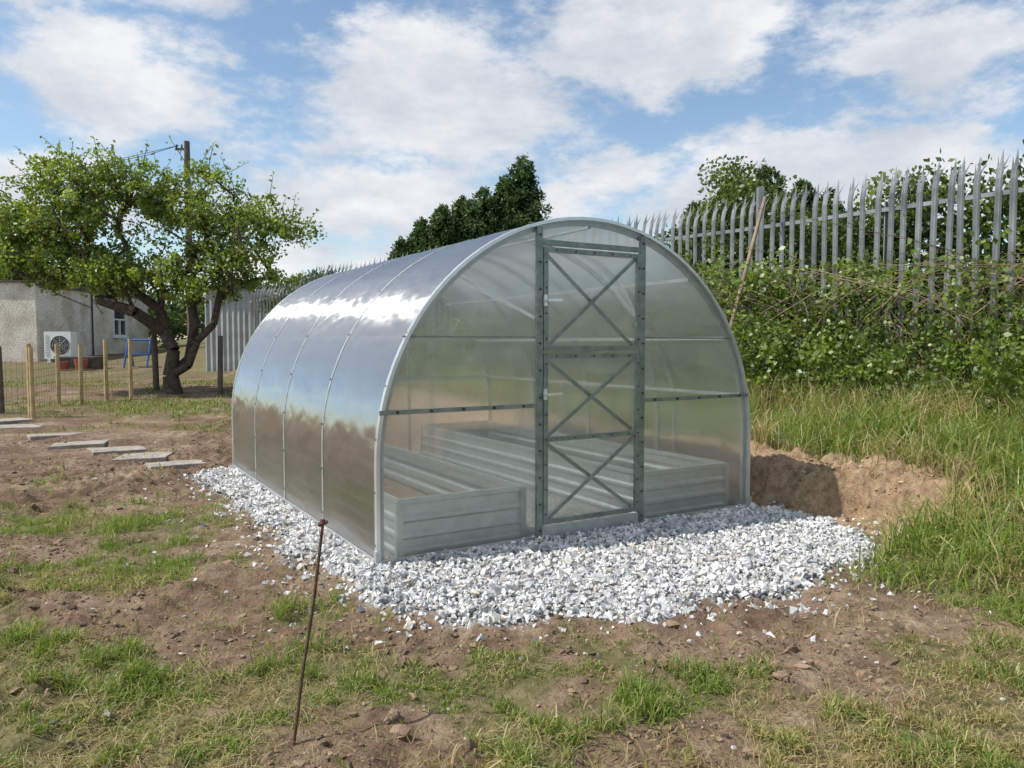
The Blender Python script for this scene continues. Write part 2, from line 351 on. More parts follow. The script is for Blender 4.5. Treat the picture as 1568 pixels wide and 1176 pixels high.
k=(rng.uniform(size=n)<dens*ss(.28,.58,fbm(x*5,y*5,93,2))*np.where(vv>4,.5,1))&(y>1.5)&(gravel(x,y)<-.05);x,y,uu,vv=x[k],y[k],uu[k],vv[k];n=len(x);print('tall',n)
edge=ss(2.1,3.0,np.where(vv<-1.25,uu,uu-.9))
h=rng.uniform(.10,.40,n)*(.45+.8*edge)*(.5+1.0*fbm(x*2.5,y*2.5,94))
dr=.15+.6*ss(.48,.62,fbm(x*1.4,y*1.4,95))
blades('long_grass',x,y,h,rng.uniform(.005,.010,n),gcol(n,dr,1.05),rng.uniform(.2,1.2,n))

# ---------------------------------------------------------------- leaves
def leaves(name,P,size,col,mat=M_leaf,parent=None,asp=.32,down=0.):
    n=len(P);d=rng.normal(size=(n,3));d[:,2]-=down;d/=np.linalg.norm(d,axis=1)[:,None]
    s=np.cross(d,rng.normal(size=(n,3)));s/=np.linalg.norm(s,axis=1)[:,None]+1e-9
    sz=size[:,None];V=np.stack([P,P+d*sz*.45+s*sz*asp,P+d*sz,P+d*sz*.45-s*sz*asp],1)
    F=(np.arange(4)[None]+4*np.arange(n)[:,None])
    return mk(name,V,F,mat,np.repeat(col,4,0),parent)
def clumps(C,rad,per,squash=.8):
    P=np.repeat(C,per,0);rr=np.repeat(rad,per)
    o=rng.normal(size=P.shape);o/=np.linalg.norm(o,axis=1)[:,None];o*=(rng.uniform(size=len(P))**.45)[:,None]*rr[:,None];o[:,2]*=squash
    return P+o
def ccol(nc,per,a,b,lo=.65,hi=1.3):
    t=np.repeat(rng.uniform(size=(nc,1)),per,0);t=np.clip(t+rng.normal(0,.2,t.shape),0,1);br=np.repeat(rng.uniform(lo,hi,(nc,1)),per,0)*rng.uniform(.8,1.2,t.shape)
    return (np.array([a])*(1-t)+np.array([b])*t)*br
def insphere(n,c,r,shell=.4):
    o=rng.normal(size=(n,3));o/=np.linalg.norm(o,axis=1)[:,None];o*=(shell+(1-shell)*rng.uniform(size=(n,1)))
    return np.array(c)+o*np.array(r)
def make_tree(name,trunk,ells,per,lsize,ca,cb,crad,rk,twig=True,mat=M_leaf):
    par=empty(name,tuple(trunk[0][0]))
    off=np.array(trunk[0][0])
    nodes=[];pa=[]
    for p,q in trunk: nodes.append(np.array(p,float));pa.append(q)
    C=np.concatenate([insphere(nc,c,r,.25) for c,r,nc in ells]);top=nodes[min(2,len(nodes)-1)]
    C=C[np.argsort(np.linalg.norm(C-top,axis=1))]
    tips=[]
    for c in C:
        Np=np.array(nodes[1:]);d=np.linalg.norm(Np-c,axis=1)+.5*np.maximum(0,Np[:,2]-c[2]);i=int(np.argmin(d))+1
        p0=nodes[i];L=np.linalg.norm(c-p0);st=max(1,int(L/.3));prev=i
        bend=rng.normal(0,.12*L,3);bend[2]+=.10*L
        for s in range(1,st+1):
            t=s/st;p=p0*(1-t)+c*t+bend*math.sin(math.pi*t)+rng.normal(0,.05,3)*(s<st)
            nodes.append(p);pa.append(prev);prev=len(nodes)-1
        tips.append(prev)
    cnt=np.zeros(len(nodes))
    for t in tips: cnt[t]+=1
    for i in range(len(nodes)-1,0,-1): cnt[pa[i]]+=cnt[i]
    rad=rk*np.sqrt(np.maximum(cnt,.6))*rng.uniform(.88,1.12,len(nodes));mb=MB()
    for i in range(1,len(nodes)):
        j=pa[i];r0=min(rad[j],rad[i]*1.25) if j!=0 else rad[i]*1.35
        mb.tube(nodes[j]-off,nodes[i]-off,r0,rad[i],8 if rad[i]>.04 else 5,False)
    mb.make('trunk_and_limbs',M_bark,par,True)
    P=clumps(C,rng.uniform(.45,1.35,len(C))*crad,per)-off
    leaves('crown_leaves',P,rng.uniform(.6,1.3,len(P))*lsize,ccol(len(C),per,ca,cb),mat,par)
    if twig:
        mb=MB();tp=[];
        for c in C[rng.choice(len(C),min(len(C),330),replace=False)]:
            q=c+np.array([rng.normal(0,.32),rng.normal(0,.3),rng.uniform(.1,.65)])
            mb.tube(c-off,q-off,.010,.004,4,False)
            for t in np.linspace(.3,1,9): tp.append(c*(1-t)+q*t+rng.normal(0,.03,3))
        mb.make('twigs',M_bark,par);tp=np.array(tp)-off
        leaves('twig_leaves',tp,rng.uniform(.06,.10,len(tp)),ccol(len(tp),1,ca,cb),mat,par)
    return par
TX,TY=-7.3,16.3;tz=float(H(TX,TY))
tr=[((TX,TY,tz-.1),0),((TX-.06,TY,tz+.40),0),((TX+.02,TY,tz+.95),1),((TX-.22,TY+.1,tz+1.35),2),((TX-.28,TY+.1,tz+1.8),3),((TX-.9,TY,tz+2.3),4),((TX-.05,TY-.2,tz+2.3),4),
    ((TX+.38,TY-.1,tz+.62),1),((TX+.62,TY-.2,tz+1.15),7),((TX+.95,TY-.15,tz+1.5),8),((TX+1.05,TY,tz+2.2),9),((TX-1.6,TY-.1,tz+2.6),5),((TX-.6,TY-.4,tz+1.75),3),((TX-1.3,TY-.5,tz+2.0),12),((TX+.25,TY+.2,tz+.75),1),((TX+.38,TY+.25,tz+1.5),14),((TX+.3,TY+.2,tz+2.3),15)]
S=.01405
def E(a,b,rx,rz,ry,n,dy=0):
    return ((a-784)*S,TY+dy,1.285+(527-b)*S),(rx*S,ry,rz*S),n
ells=[E(105,345,120,74,1.6,112),E(138,278,84,46,1.1,58),E(225,305,82,54,1.3,52),E(300,345,96,68,1.4,64),E(392,338,88,48,1.1,32),E(445,352,48,26,.8,12),E(85,408,92,38,1.3,70),E(195,425,90,38,1.4,60),E(310,425,82,42,1.2,44),E(385,408,58,40,1,22),E(25,345,42,62,1,34),E(335,272,55,22,.7,9)]
make_tree('hawthorn_tree',tr,ells,66,.088,(.12,.18,.028),(.27,.33,.06),.27,.0080)
make_tree('broadleaf_tree',[((-25,38,.9),0),((-25,38,3),0),((-25,38,5),1)],[((-25.0,38,5.6),(3.4,2.5,3.0),120),((-21,38,4.6),(2.0,2,1.8),50)],80,.2,(.07,.12,.035),(.12,.18,.05),.7,.02,False)

# ---------------------------------------------------------------- conifers
def conifer(name,x,y,ztop,r,n=9000,power=.75,ca=(.04,.085,.03),cb=(.12,.185,.06)):
    zb=float(base_h(x,y));h=ztop-zb;par=empty(name,(x,y,zb))
    mb=MB();mb.tube((0,0,-.2),(0,0,h*.9),.16,.03,8);mb.make('trunk',M_bark,par,True)
    nc=n//28;t=rng.uniform(size=nc)**1.05;a=rng.uniform(0,2*math.pi,nc)
    lump=.68+.6*vn(a*1.6+x,t*7+y,3)
    env=(1-t)**power*np.minimum(1,.35+t*4)
    rr=r*(env+.03)*lump*rng.uniform(.5,1.0,nc)**.5
    C=np.stack([np.cos(a)*rr,np.sin(a)*rr,.3+t*(h-.35)],-1)
    P=clumps(C,rng.uniform(.14,.40,nc)*(.4+.6*(1-t)),28,1.4)
    leaves('foliage_sprays',P,rng.uniform(.08,.20,len(P)),ccol(nc,28,ca,cb,.45,1.35),M_conifer,par,.2,-.3)
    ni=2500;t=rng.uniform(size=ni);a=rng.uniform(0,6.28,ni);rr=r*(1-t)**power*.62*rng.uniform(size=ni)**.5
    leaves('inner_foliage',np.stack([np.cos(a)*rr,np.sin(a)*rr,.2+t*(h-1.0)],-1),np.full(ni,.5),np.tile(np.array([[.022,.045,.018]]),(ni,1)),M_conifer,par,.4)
for (cx,cy,zt,r,pw) in [(.45,32,9.1,1.75,.5),(-.35,32.5,8.3,1.5,.6),(-1.15,32,7.8,1.7,.6),(-2.1,32.5,7.5,1.7,.65),(-2.9,32,7.1,1.6,.7),(-3.8,32.3,6.5,1.6,.7),(-4.7,32.5,5.7,1.4,.7),
    (9.3,28,7.7,2.2,.6),(8.0,28.5,7.3,1.9,.65),(10.6,28,7.2,1.9,.65),(11.8,28.5,7.0,1.8,.65),(6.7,28,6.4,1.6,.7)]:
    conifer('conifer_tree',cx,cy,zt,r,10500,pw)

# ---------------------------------------------------------------- fence line
FP=[np.array(p) for p in [(7.3,4.04),(3.22,9.93),(1.94,11.8),(-3.1,15.8),(-6.6,19.2)]]
def along(step):
    out=[];carry=0
    for a,b in zip(FP[:-1],FP[1:]):
        L=np.linalg.norm(b-a);d=(b-a)/L;s=carry
        while s<L: out.append((a+d*s,d));s+=step
        carry=s-L
    return out
fence=empty('palisade_fence',(0,0,0))
V=[];Fq=[];Ft=[];FH=2.42
sec=[(-.034,0),(-.019,.015),(0,.003),(.019,.015),(.034,0)]
for p,d in along(.155):
    z=float(base_h(*p));nrm=np.array([d[1],-d[0]])
    if nrm@(np.array([0,0])-p)<0: nrm=-nrm
    jz=rng.normal(0,.018);tl=rng.normal(0,.008);b=len(V)
    def W3(s,t,zz): 
        q=p+d*(s+tl*zz)+nrm*(t+.03);return (q[0],q[1],z+zz+jz)
    for zz in (0,FH-.26,):
        V+=[W3(s,t,zz) for s,t in sec]
    V+=[W3(s*1.02,t-.025,FH-.15) for s,t in sec]
    for l in (0,5):
        for i in range(4): Fq.append((b+l+i,b+l+i+1,b+l+6+i,b+l+5+i))
    tp=len(V);V+=[W3(-.056,-.10,FH-.015),W3(0,-.07,FH+.045),W3(.056,-.10,FH-.015),W3(-.022,-.045,FH-.12),W3(.022,-.045,FH-.12)]
    c=b+10
    Ft+=[(c,c+1,tp),(c+1,tp+3,tp),(c+1,c+2,tp+3),(c+2,tp+1,tp+3),(c+2,tp+4,tp+1),(c+2,c+3,tp+4),(c+3,tp+2,tp+4),(c+3,c+4,tp+2)]
me=bpy.data.meshes.new('pales');me.from_pydata(V,[],Fq+Ft);me.materials.append(M_fence);o=link(bpy.data.objects.new('pales',me));o.parent=fence
mb=MB()
for a,b in zip(FP[:-1],FP[1:]):
    za,zb=float(base_h(*a)),float(base_h(*b))
    for hh in (.45,FH-.42):
        mb.bar((a[0],a[1],za+hh),(b[0],b[1],zb+hh),.045,.045,(0,0,1))
for p,d in along(2.75):
    z=float(base_h(*p));nn=(-d[1],d[0],0)
    q=p+np.array([d[1],-d[0]])*.06
    mb.bar((q[0],q[1],z-.2),(q[0],q[1],z+FH-.3),.012,.10,nn);mb.bar((q[0],q[1],z-.2),(q[0],q[1],z+FH-.3),.06,.012,nn)
q=np.array([3.22,9.93]);z=float(base_h(*q));mb.box((q[0]-.035,q[1]-.05,z),(q[0]+.035,q[1]+.05,z+FH+.10))
mb.make('rails_and_posts',M_fence,fence)
mb=MB();mb.tube((2.45,9.0,.9),(3.16,9.55,3.12),.03,.022,8);mb.make('leaning_wooden_pole',M_stem)

# ---------------------------------------------------------------- hedge / brambles
FL=[np.linalg.norm(b-a) for a,b in zip(FP[:-1],FP[1:])]
def fline(s):
    pts=[]
    for r in s:
        for k_,(a,b) in enumerate(zip(FP[:-1],FP[1:])):
            L=FL[k_]
            if r<=L or k_==len(FL)-1:
                d=(b-a)/L;pts.append((a+d*r,d));break
            r-=L
    return pts
def back(p,d):
    nb=np.array([-d[1],d[0]]); return nb if nb@p>0 else -nb
nc=2300;s=rng.uniform(0,20.5,nc);pl=fline(s);C=np.zeros((nc,3))
for i,(p,d) in enumerate(pl):
    nb=back(p,d);off=.15+1.2*rng.uniform()**1.2;q=p+nb*off;zb=float(base_h(*q))
    ht=1.75+.8*vn(s[i]*.9,0,5)+.5*vn(s[i]*3,0,6)+(.55 if s[i]<3.8 else 0)
    if s[i]>9: ht*=.82
    C[i]=(q[0],q[1],zb+ht*rng.uniform()**.7)
per=58;P=clumps(C,rng.uniform(.12,.34,nc),per)
hedge=empty('hedge',(0,0,0))
leaves('hedge_leaves',P,rng.uniform(.045,.09,len(P)),ccol(nc,per,(.075,.125,.027),(.19,.25,.06),.4,1.3),M_leaf,hedge)
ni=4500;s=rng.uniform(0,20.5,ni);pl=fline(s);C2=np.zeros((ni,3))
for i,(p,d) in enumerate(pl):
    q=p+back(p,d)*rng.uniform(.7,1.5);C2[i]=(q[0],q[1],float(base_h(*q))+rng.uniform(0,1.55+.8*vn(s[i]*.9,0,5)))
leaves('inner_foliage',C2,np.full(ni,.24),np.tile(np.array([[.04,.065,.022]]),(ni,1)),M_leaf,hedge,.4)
mb=MB();tpts=[]
for i in range(620):
    s0=rng.uniform(0,11);p,d=fline([s0])[0]
    q=p+back(p,d)*rng.uniform(-.6,.8);z=float(base_h(*q));pt=np.array([q[0],q[1],z]);v=np.array([rng.normal(0,.3),rng.normal(0,.3),1.15])
    for k_ in range(7):
        nx_=pt+v*rng.uniform(.20,.40);mb.tube(pt,nx_,.007-.0008*k_,.0062-.0008*k_,4,False)
        if k_>3 and i%2: tpts+= [pt*(1-t)+nx_*t+rng.normal(0,.03,3) for t in rng.uniform(size=7)]
        pt=nx_;v=v+np.array([rng.normal(0,.4),rng.normal(0,.4),-.18])
mb.make('stems',M_stem,hedge)
tpts=np.array(tpts);leaves('stem_leaves',tpts,rng.uniform(.04,.08,len(tpts)),ccol(len(tpts),1,(.10,.16,.03),(.24,.30,.07)),M_leaf,hedge,.38)
br=empty('bramble_thicket',(0,0,0))
spec=[(1.2,.35,1.0,(1.3,.4,1.1),150),(3.0,.3,.9,(1.0,.4,1.0),110),(2.4,.35,1.7,(.6,.3,.7),50),(1.6,-.1,2.3,(1.0,.3,.4),50),(3.4,-.15,2.2,(.5,.25,.4),18),(4.5,.3,.5,(1.2,.45,.6),90),
 (6.1,.4,.5,(1.1,.5,.65),100),(5.6,.25,1.1,(.5,.3,.4),24),(6.9,.3,1.05,(.7,.35,.6),60),(7.8,.4,.85,(.9,.5,.95),130),(9.2,.4,.9,(1.1,.5,1.05),140),(10.8,.4,.9,(1.2,.5,1.0),110),(5.2,1.0,.3,(1.0,.4,.45),80),(6.6,1.1,.45,(.9,.45,.55),100),
 (8.3,1.1,.6,(1.0,.45,.7),100),(3.4,1.0,.35,(1.0,.5,.5),80),(1.5,1.3,.4,(1.0,.5,.5),80),(13,.5,.6,(2,.5,.7),80),(16,.5,.6,(2,.6,.7),80)]
CC=[]
for s0,of,zz,rd,nc in spec:
    o=insphere(nc,(0,0,0),rd,.35)
    ps=fline(np.clip(s0+o[:,0],0.01,20.4))
    for (p,d),oo in zip(ps,o):
        q=p-back(p,d)*(of+oo[1]);zb=float(base_h(*q));CC.append((q[0],q[1],max(zb+.05,zb+zz+oo[2])))
CC=np.array(CC);nc=len(CC);per=40;P=clumps(CC,rng.uniform(.08,.26,nc),per)
leaves('bramble_leaves',P,rng.uniform(.03,.075,len(P)),ccol(nc,per,(.10,.165,.028),(.27,.34,.07),.42,1.3),M_leaf,br,.38)

def leafwall(name,pts,ht,thick,nc,per,crad,ls,ca,cb):
    pts=np.array(pts,float);seg=np.linalg.norm(np.diff(pts,axis=0),axis=1);cum=np.r_[0,np.cumsum(seg)]
    s=rng.uniform(0,cum[-1],nc);x=np.interp(s,cum,pts[:,0])+rng.uniform(-1,1,nc)*thick;y=np.interp(s,cum,pts[:,1])+rng.uniform(-1,1,nc)*thick
    z=base_h(x,y)+ht*(.65+.6*vn(s*.35/crad,0*s,8))*rng.uniform(size=nc)**.6
    C=np.stack([x,y,z],-1);P=clumps(C,rng.uniform(.6,1.3,nc)*crad,per)
    return leaves(name,P,rng.uniform(.7,1.3,len(P))*ls,ccol(nc,per,ca,cb,.5,1.25),M_leaf)
leafwall('hedgerow',[(-34,36),(-14,35),(-8,31),(0,30),(12,24),(16,10)],2.3,.8,900,60,.55,.17,(.05,.09,.025),(.12,.17,.045))
leafwall('distant_treeline',[(-120,-60),(-120,70),(-60,110),(60,110),(120,70),(120,-60)],6.5,5,1500,40,2.8,1.0,(.05,.085,.03),(.09,.125,.045))

# ---------------------------------------------------------------- greenhouse
GH=empty('polycarbonate_greenhouse',(A[0],A[1],0),ANG)
def prof(r=1.5,n=40,z0=0):
    pts=[(1.5-r,z0),(1.5-r,.3),(1.5-r,.6)]
    for i in range(1,n): 
        t=math.pi*(1-i/n);pts.append((1.5+r*math.cos(t),.6+r*math.sin(t)))
    pts+=[(1.5+r,.6),(1.5+r,.3),(1.5+r,z0)]
    return pts
def archz(u,r=1.495): 
    d=r*r-(u-1.5)**2
    return .6+math.sqrt(max(d,0))
pr_=prof(1.5,56)
for i in range(4):
    V=[];F=[];nv=9
    v0,v1=i*1.0+.002,i*1.0+.998
    for a,(pu,pz) in enumerate(pr_):
        for j in range(nv):
            w_=.006*math.sin(math.pi*j/(nv-1))*(1 if 3<a<len(pr_)-4 else .4)   # sheets bow slightly between hoops
            cx,cz=pu-1.5,pz-.6; l=math.hypot(cx,max(cz,0)) or 1
            V.append((pu+cx/l*w_,v0+(v1-v0)*j/(nv-1),max(pz+max(cz,0)/l*w_,.02)))
    for a in range(len(pr_)-1):
        for j in range(nv-1): b=a*nv+j;F.append((b,b+1,b+nv+1,b+nv))
    mk('roof_sheet',V,F,M_pc,None,GH,True)
def gable(v,door):
    mb=MB()
    def poly(u0,u1,z0):
        n=14;us=[u0+(u1-u0)*i/n for i in range(n+1)]
        P=[(u0,v,z0),(u1,v,z0)]+[(u,v,archz(u)) for u in us[::-1]]
        mb.add(P,[tuple(range(len(P)))])
    e=.006
    poly(e,1.07,.03);poly(1.93,3-e,.03)
    if door:
        poly(1.07,1.93,1.93)
        mb.add([(1.12,v,1.25),(1.88,v,1.25),(1.88,v,1.90),(1.12,v,1.90)],[(0,1,2,3)])
        mb.add([(1.12,v,.13),(1.88,v,.13),(1.88,v,1.22),(1.12,v,1.22)],[(0,1,2,3)])
    else: poly(1.07,1.93,.03)
    return mb.make('gable_sheet',M_pcf,GH)
gable(0.0,True);gable(4.0,False)
def hoop(mb,v,w,r0,r1,z0=-.03):
    a=prof(r0,48,z0);b=prof(r1,48,z0);V=[];F=[]
    for (p,q) in zip(a,b): V+=[(p[0],v-w/2,p[1]),(p[0],v+w/2,p[1]),(q[0],v+w/2,q[1]),(q[0],v-w/2,q[1])]
    for i in range(len(a)-1):
        for k_ in range(4): F.append((i*4+k_,i*4+(k_+1)%4,i*4+4+(k_+1)%4,i*4+4+k_))
    F+=[(0,1,2,3)[::-1],tuple(len(V)-4+i for i in range(4))];mb.add(V,F)
mb=MB()
for v in (1,2,3): hoop(mb,v,.024,1.502,1.506)
for v in (1,2,3): hoop(mb,v,.03,1.470,1.495)
mb.make('hoops',M_galv,GH)
mb=MB();hoop(mb,-.004,.034,1.490,1.510);hoop(mb,4.004,.034,1.490,1.510);mb.make('edge_trim',M_alu,GH)
mb=MB()
hoop(mb,.022,.02,1.455,1.488)
hoop(mb,3.978,.02,1.455,1.488)
for zz in (.90,1.33,1.75):
    du=math.sqrt(1.455**2-(max(zz-.6,0))**2)
    for u in (1.5-du,1.5+du): mb.bar((u,.03,zz),(u,3.97,zz),.025,.012,(1,0,0))
mb.bar((1.5,.03,2.05),(1.5,3.97,2.05),.025,.012,(0,0,1))
for u in (-.012,3.012): mb.bar((u,.0,.035),(u,4.0,.035),.07,.008,(1,0,0))
for u in (1.08,1.92): mb.bar((u,3.98,0),(u,3.98,archz(u)-.02),.035,.02,(0,1,0))
for zz in (.9,1.33): 
    du=math.sqrt(1.45**2-(zz-.6)**2);mb.bar((1.5-du,3.965,zz),(1.5+du,3.965,zz),.03,.012,(0,1,0))
mb.bar((.72,.9,1.86),(1.08,.03,1.45),.025,.015,(0,0,1));mb.bar((2.28,.9,1.86),(1.92,.03,1.45),.025,.015,(0,0,1))
mb.make('inner_frame',M_galv,GH)
mb=MB();vf=-.014
for u in (1.080,1.920): mb.bar((u,vf,-.01),(u,vf,archz(u)-.015),.042,.024)
mb.bar((.015,vf,.90),(1.058,vf,.90),.026,.016);mb.bar((1.942,vf,.90),(2.968,vf,.90),.026,.016)
mb.bar((.16,-.006,1.33),(1.058,-.006,1.33),.010,.006);mb.bar((1.942,-.006,1.33),(2.84,-.006,1.33),.010,.006)
mb.bar((1.102,vf,1.925),(1.898,vf,1.925),.034,.022)
def door(z0,z1,mids=()):
    for u in (1.122,1.878): mb.bar((u,vf-.006,z0),(u,vf-.006,z1),.034,.022)
    for z in (z0+.015,z1-.015)+tuple(mids): mb.bar((1.140,vf-.006,z),(1.860,vf-.006,z),.03,.020)
door(.135,1.225,(.68,));door(1.245,1.895)
def X_(z0,z1):
    mb.bar((1.14,vf-.004,z0),(1.86,vf-.004,z1),.024,.006);mb.bar((1.14,.016,z1),(1.86,.016,z0),.024,.006)
X_(1.275,1.865);X_(.70,1.195);X_(.165,.66)
mb.make('door_and_gable_frame',M_galvdark,GH)
mb=MB()
mb.bar((.0,vf,.035),(1.058,vf,.035),.06,.014);mb.bar((1.942,vf,.035),(3.0,vf,.035),.06,.014);mb.bar((1.102,vf,.065),(1.898,vf,.065),.11,.012)
mb.box((-.02,-.03,-.06),(.012,.01,.12));mb.box((2.988,-.03,-.06),(3.02,.01,.12))
mb.make('base_rail',M_galv,GH)
mb=MB()
def bolt(u,z,v=-.032,r=.010): mb.tube((u,v,z),(u,v+.014,z),r,r,6)
for u in np.arange(.12,1.0,.21): bolt(u,.90,-.028);bolt(3-u,.90,-.028)
for u in np.arange(.12,1.0,.28): bolt(u,.035,-.028,.008);bolt(3-u,.035,-.028,.008)
for z in np.arange(.1,2.0,.17): bolt(1.08,z,-.034,.007);bolt(1.92,z,-.034,.007)
for z in np.arange(.2,1.85,.16): bolt(1.122,z,-.040,.005);bolt(1.878,z,-.040,.005)
for u in np.arange(1.2,1.85,.15): bolt(u,1.88,-.038,.005);bolt(u,1.21,-.038,.005);bolt(u,.68,-.038,.005)
for v in (0.0,1,2,3):
    for z in np.arange(.15,2.0,.3):
        u=0 if z<.6 else 1.5-math.sqrt(1.5**2-(min(z,1.95)-.6)**2)
        mb.tube((u-.012,v,z),(u-.004,v,z),.006,.006,6)
mb.make('bolts',M_dark,GH)
mb=MB()
for z in (1.56,.97):
    mb.box((1.100,-.044,z-.035),(1.124,-.032,z+.035));mb.tube((1.112,-.072,z),(1.112,-.044,z),.008,.008,8);mb.bar((1.106,-.074,z),(1.215,-.074,z+.004),.016,.012)
mb.make('door_handles',M_silver,GH)
def bed(u0,u1,v0,v1,h=.36):
    mb=MB();zs=[0,.03,.045,.065,.08,.13,.145,.165,.18,.23,.245,.265,.28,.34,h];of=[0,0,.012,.012,0,0,.012,.012,0,0,.012,.012,0,0,.006]
    for (a,b,nn) in (((u0,v0),(u1,v0),(0,-1)),((u1,v0),(u1,v1),(1,0)),((u1,v1),(u0,v1),(0,1)),((u0,v1),(u0,v0),(-1,0))):
        V=[];F=[]
        for z,o in zip(zs,of):
            V+=[(a[0]+nn[0]*o,a[1]+nn[1]*o,z),(b[0]+nn[0]*o,b[1]+nn[1]*o,z)]
        for i in range(len(zs)-1): F.append((2*i,2*i+1,2*i+3,2*i+2))
        mb.add(V,F)
    for a,b in (((u0,v0),(u1,v0)),((u1,v0),(u1,v1)),((u1,v1),(u0,v1)),((u0,v1),(u0,v0))): mb.bar((a[0],a[1],h+.004),(b[0],b[1],h+.004),.02,.03,(0,0,1))
    for a in ((u0,v0),(u1,v0),(u1,v1),(u0,v1)): mb.box((a[0]-.02,a[1]-.02,0),(a[0]+.02,a[1]+.02,h+.01))
    return mb.make('raised_bed',M_galv,GH)
bed(.17,1.02,.10,3.85);bed(2.02,2.86,.10,3.85)
mb=MB();mb.box((.19,.12,0),(1.0,3.83,.08));mb.box((2.04,.12,0),(2.84,3.83,.08));mb.make('bed_soil',simple('bed_soil',(.16,.115,.08),(.28,.21,.15),12,1,0,.8,30,.03),GH)

# ---------------------------------------------------------------- rebar marker
mb=MB();z0=float(H(-.705,2.40));pts=[(-.712,2.39,z0-.03),(-.685,2.42,z0+.22),(-.655,2.46,z0+.45),(-.632,2.50,z0+.70)]
for a,b in zip(pts[:-1],pts[1:]): mb.tube(a,b,.0052,.0050,8)
for t in np.linspace(.03,.66,40):
    c=[np.interp(t,[-.03,.22,.45,.70],[p[i] for p in pts]) for i in (0,1)];mb.tube((c[0],c[1],z0+t),(c[0]+.0004,c[1]+.0004,z0+t+.005),.0062,.0062,6)
a=pts[-1];mb.tube((a[0]-.014,a[1],a[2]-.004),(a[0]+.016,a[1],a[2]+.006),.008,.006,8);mb.tube(a,(a[0],a[1],a[2]+.014),.011,.008,8)
mb.make('steel_marker_stake',M_rust)

# ---------------------------------------------------------------- stepping slabs
sl=[(-7.9,11.7,.9,.32,.24),(-7.2,11.0,.4,.30,.22),(-6.15,10.15,.7,.33,.2),(-5.4,9.4,.35,.3,.22),(-4.7,8.95,.6,.28,.24),(-4.15,8.5,.25,.26,.2),(-3.58,8.02,.55,.28,.2)]
for x,y,r,a,b in sl:
    mb=MB();z=float(base_h(x,y))
    P=[]
    for (p0,p1) in (((-a,-b),(a,-b)),((a,-b),(a,b)),((a,b),(-a,b)),((-a,b),(-a,-b))):
        for t in (0,.35,.7): P.append((p0[0]*(1-t)+p1[0]*t+rng.normal(0,.014),p0[1]*(1-t)+p1[1]*t+rng.normal(0,.014)))
    n_=len(P);mb.add([(p[0],p[1],-.06) for p in P]+[(p[0],p[1],.010) for p in P],[tuple(range(n_))[::-1],tuple(range(n_,2*n_))]+[(i,(i+1)%n_,n_+(i+1)%n_,n_+i) for i in range(n_)])
    o=mb.make('stepping_stone',M_slab);o.location=(x,y,z+.012);o.rotation_euler=(rng.normal(0,.02),rng.normal(0,.02),r)
    bv=o.modifiers.new('bevel','BEVEL');bv.width=.006;bv.segments=2

# ---------------------------------------------------------------- left wire fence
wf=empty('wire_mesh_fence',(0,0,0))
sp_=[(-8.6,12.7,1.15,.055,1),(-7.85,12.3,1.2,.04,0),(-7.72,12.15,1.12,.035,0),(-8.35,13.9,1.15,.04,0),(-8.19,14.35,1.12,.04,0),(-7.95,14.8,1.2,.04,0),(-7.62,15.1,1.22,.04,0),(-7.95,16.9,1.3,.07,1),(-6.3,16.3,1.25,.06,1)]
for M_,fl,nm in ((M_stake,0,'stakes'),(M_postold,1,'posts')):
    mb=MB()
    for x,y,h,r,f in sp_:
        if f==fl:
            z=float(H(x,y));mb.tube((x,y,z-.1),(x+rng.normal(0,.02),y,z+h),r,r*.95,8)
    if fl:
        for xx in (-10.2,-12.2,-14.4): z=float(H(xx,12.9));mb.tube((xx,12.9,z-.1),(xx,12.9,z+1.15),.055,.05,8)
    mb.make(nm,M_,wf)
mb=MB();line=[(-14.4,12.9),(-8.6,12.7),(-8.0,12.5),(-8.35,13.9),(-7.62,15.1),(-7.95,16.9)]
for a,b in zip(line[:-1],line[1:]):
    L=math.dist(a,b);n=max(2,int(L/.12));za,zb=float(base_h(*a)),float(base_h(*b))
    for k_ in range(7): mb.tube((a[0],a[1],za+.08+k_*.13),(b[0],b[1],zb+.08+k_*.13),.003,.003,3,False)
    for k_ in range(n):
        t=k_/n;x=a[0]+(b[0]-a[0])*t;y=a[1]+(b[1]-a[1])*t;z=za+(zb-za)*t;mb.tube((x,y,z),(x,y,z+.9),.0025,.0025,3,False)
mb.make('wire',M_wire,wf)

# ---------------------------------------------------------------- building
BH=empty('rendered_outbuilding',(-16.3,26,.0))
mb=MB();mb.box((-9,0,.3),(0,.22,3.40));mb.box((-.22,.22,.3),(0,5.0,3.40));mb.box((-.22,5.0,.3),(0,6.1,1.6));mb.box((-.22,5.0,2.75),(0,6.1,3.40));mb.box((-.22,6.1,.3),(0,8,3.40));mb.box((-9,7.8,.3),(-.22,8,3.40));mb.box((-9,.22,.3),(-8.8,7.8,3.4));mb.make('walls',M_wall,BH)
mb=MB();mb.box((-9.2,-.10,3.402),(.14,8.2,3.47));mb.make('flat_roof',M_roof,BH)
mb=MB();mb.box((.03,.0,3.30),(.11,8.1,3.40));mb.make('gutter',M_dark,BH)
mb=MB()
for a,b in (((5.0,1.6),(5.08,2.75)),((6.02,1.6),(6.1,2.75)),((5.08,1.6),(6.02,1.68)),((5.08,2.67),(6.02,2.75)),((5.08,2.28),(6.02,2.34)),((5.5,1.68),(5.56,2.28))): mb.box((-.10,a[0],a[1]),(.02,b[0],b[1]))
mb.box((-.02,4.95,1.54),(.08,6.15,1.598));mb.make('window_frame',M_white,BH)
mb=MB();mb.box((-.08,5.08,1.68),(-.05,6.02,2.67));
M_glass=simple('window_glass',(.03,.035,.04),(.05,.06,.065),2,.08,0,0);mb.make('window_glass',M_glass,BH)
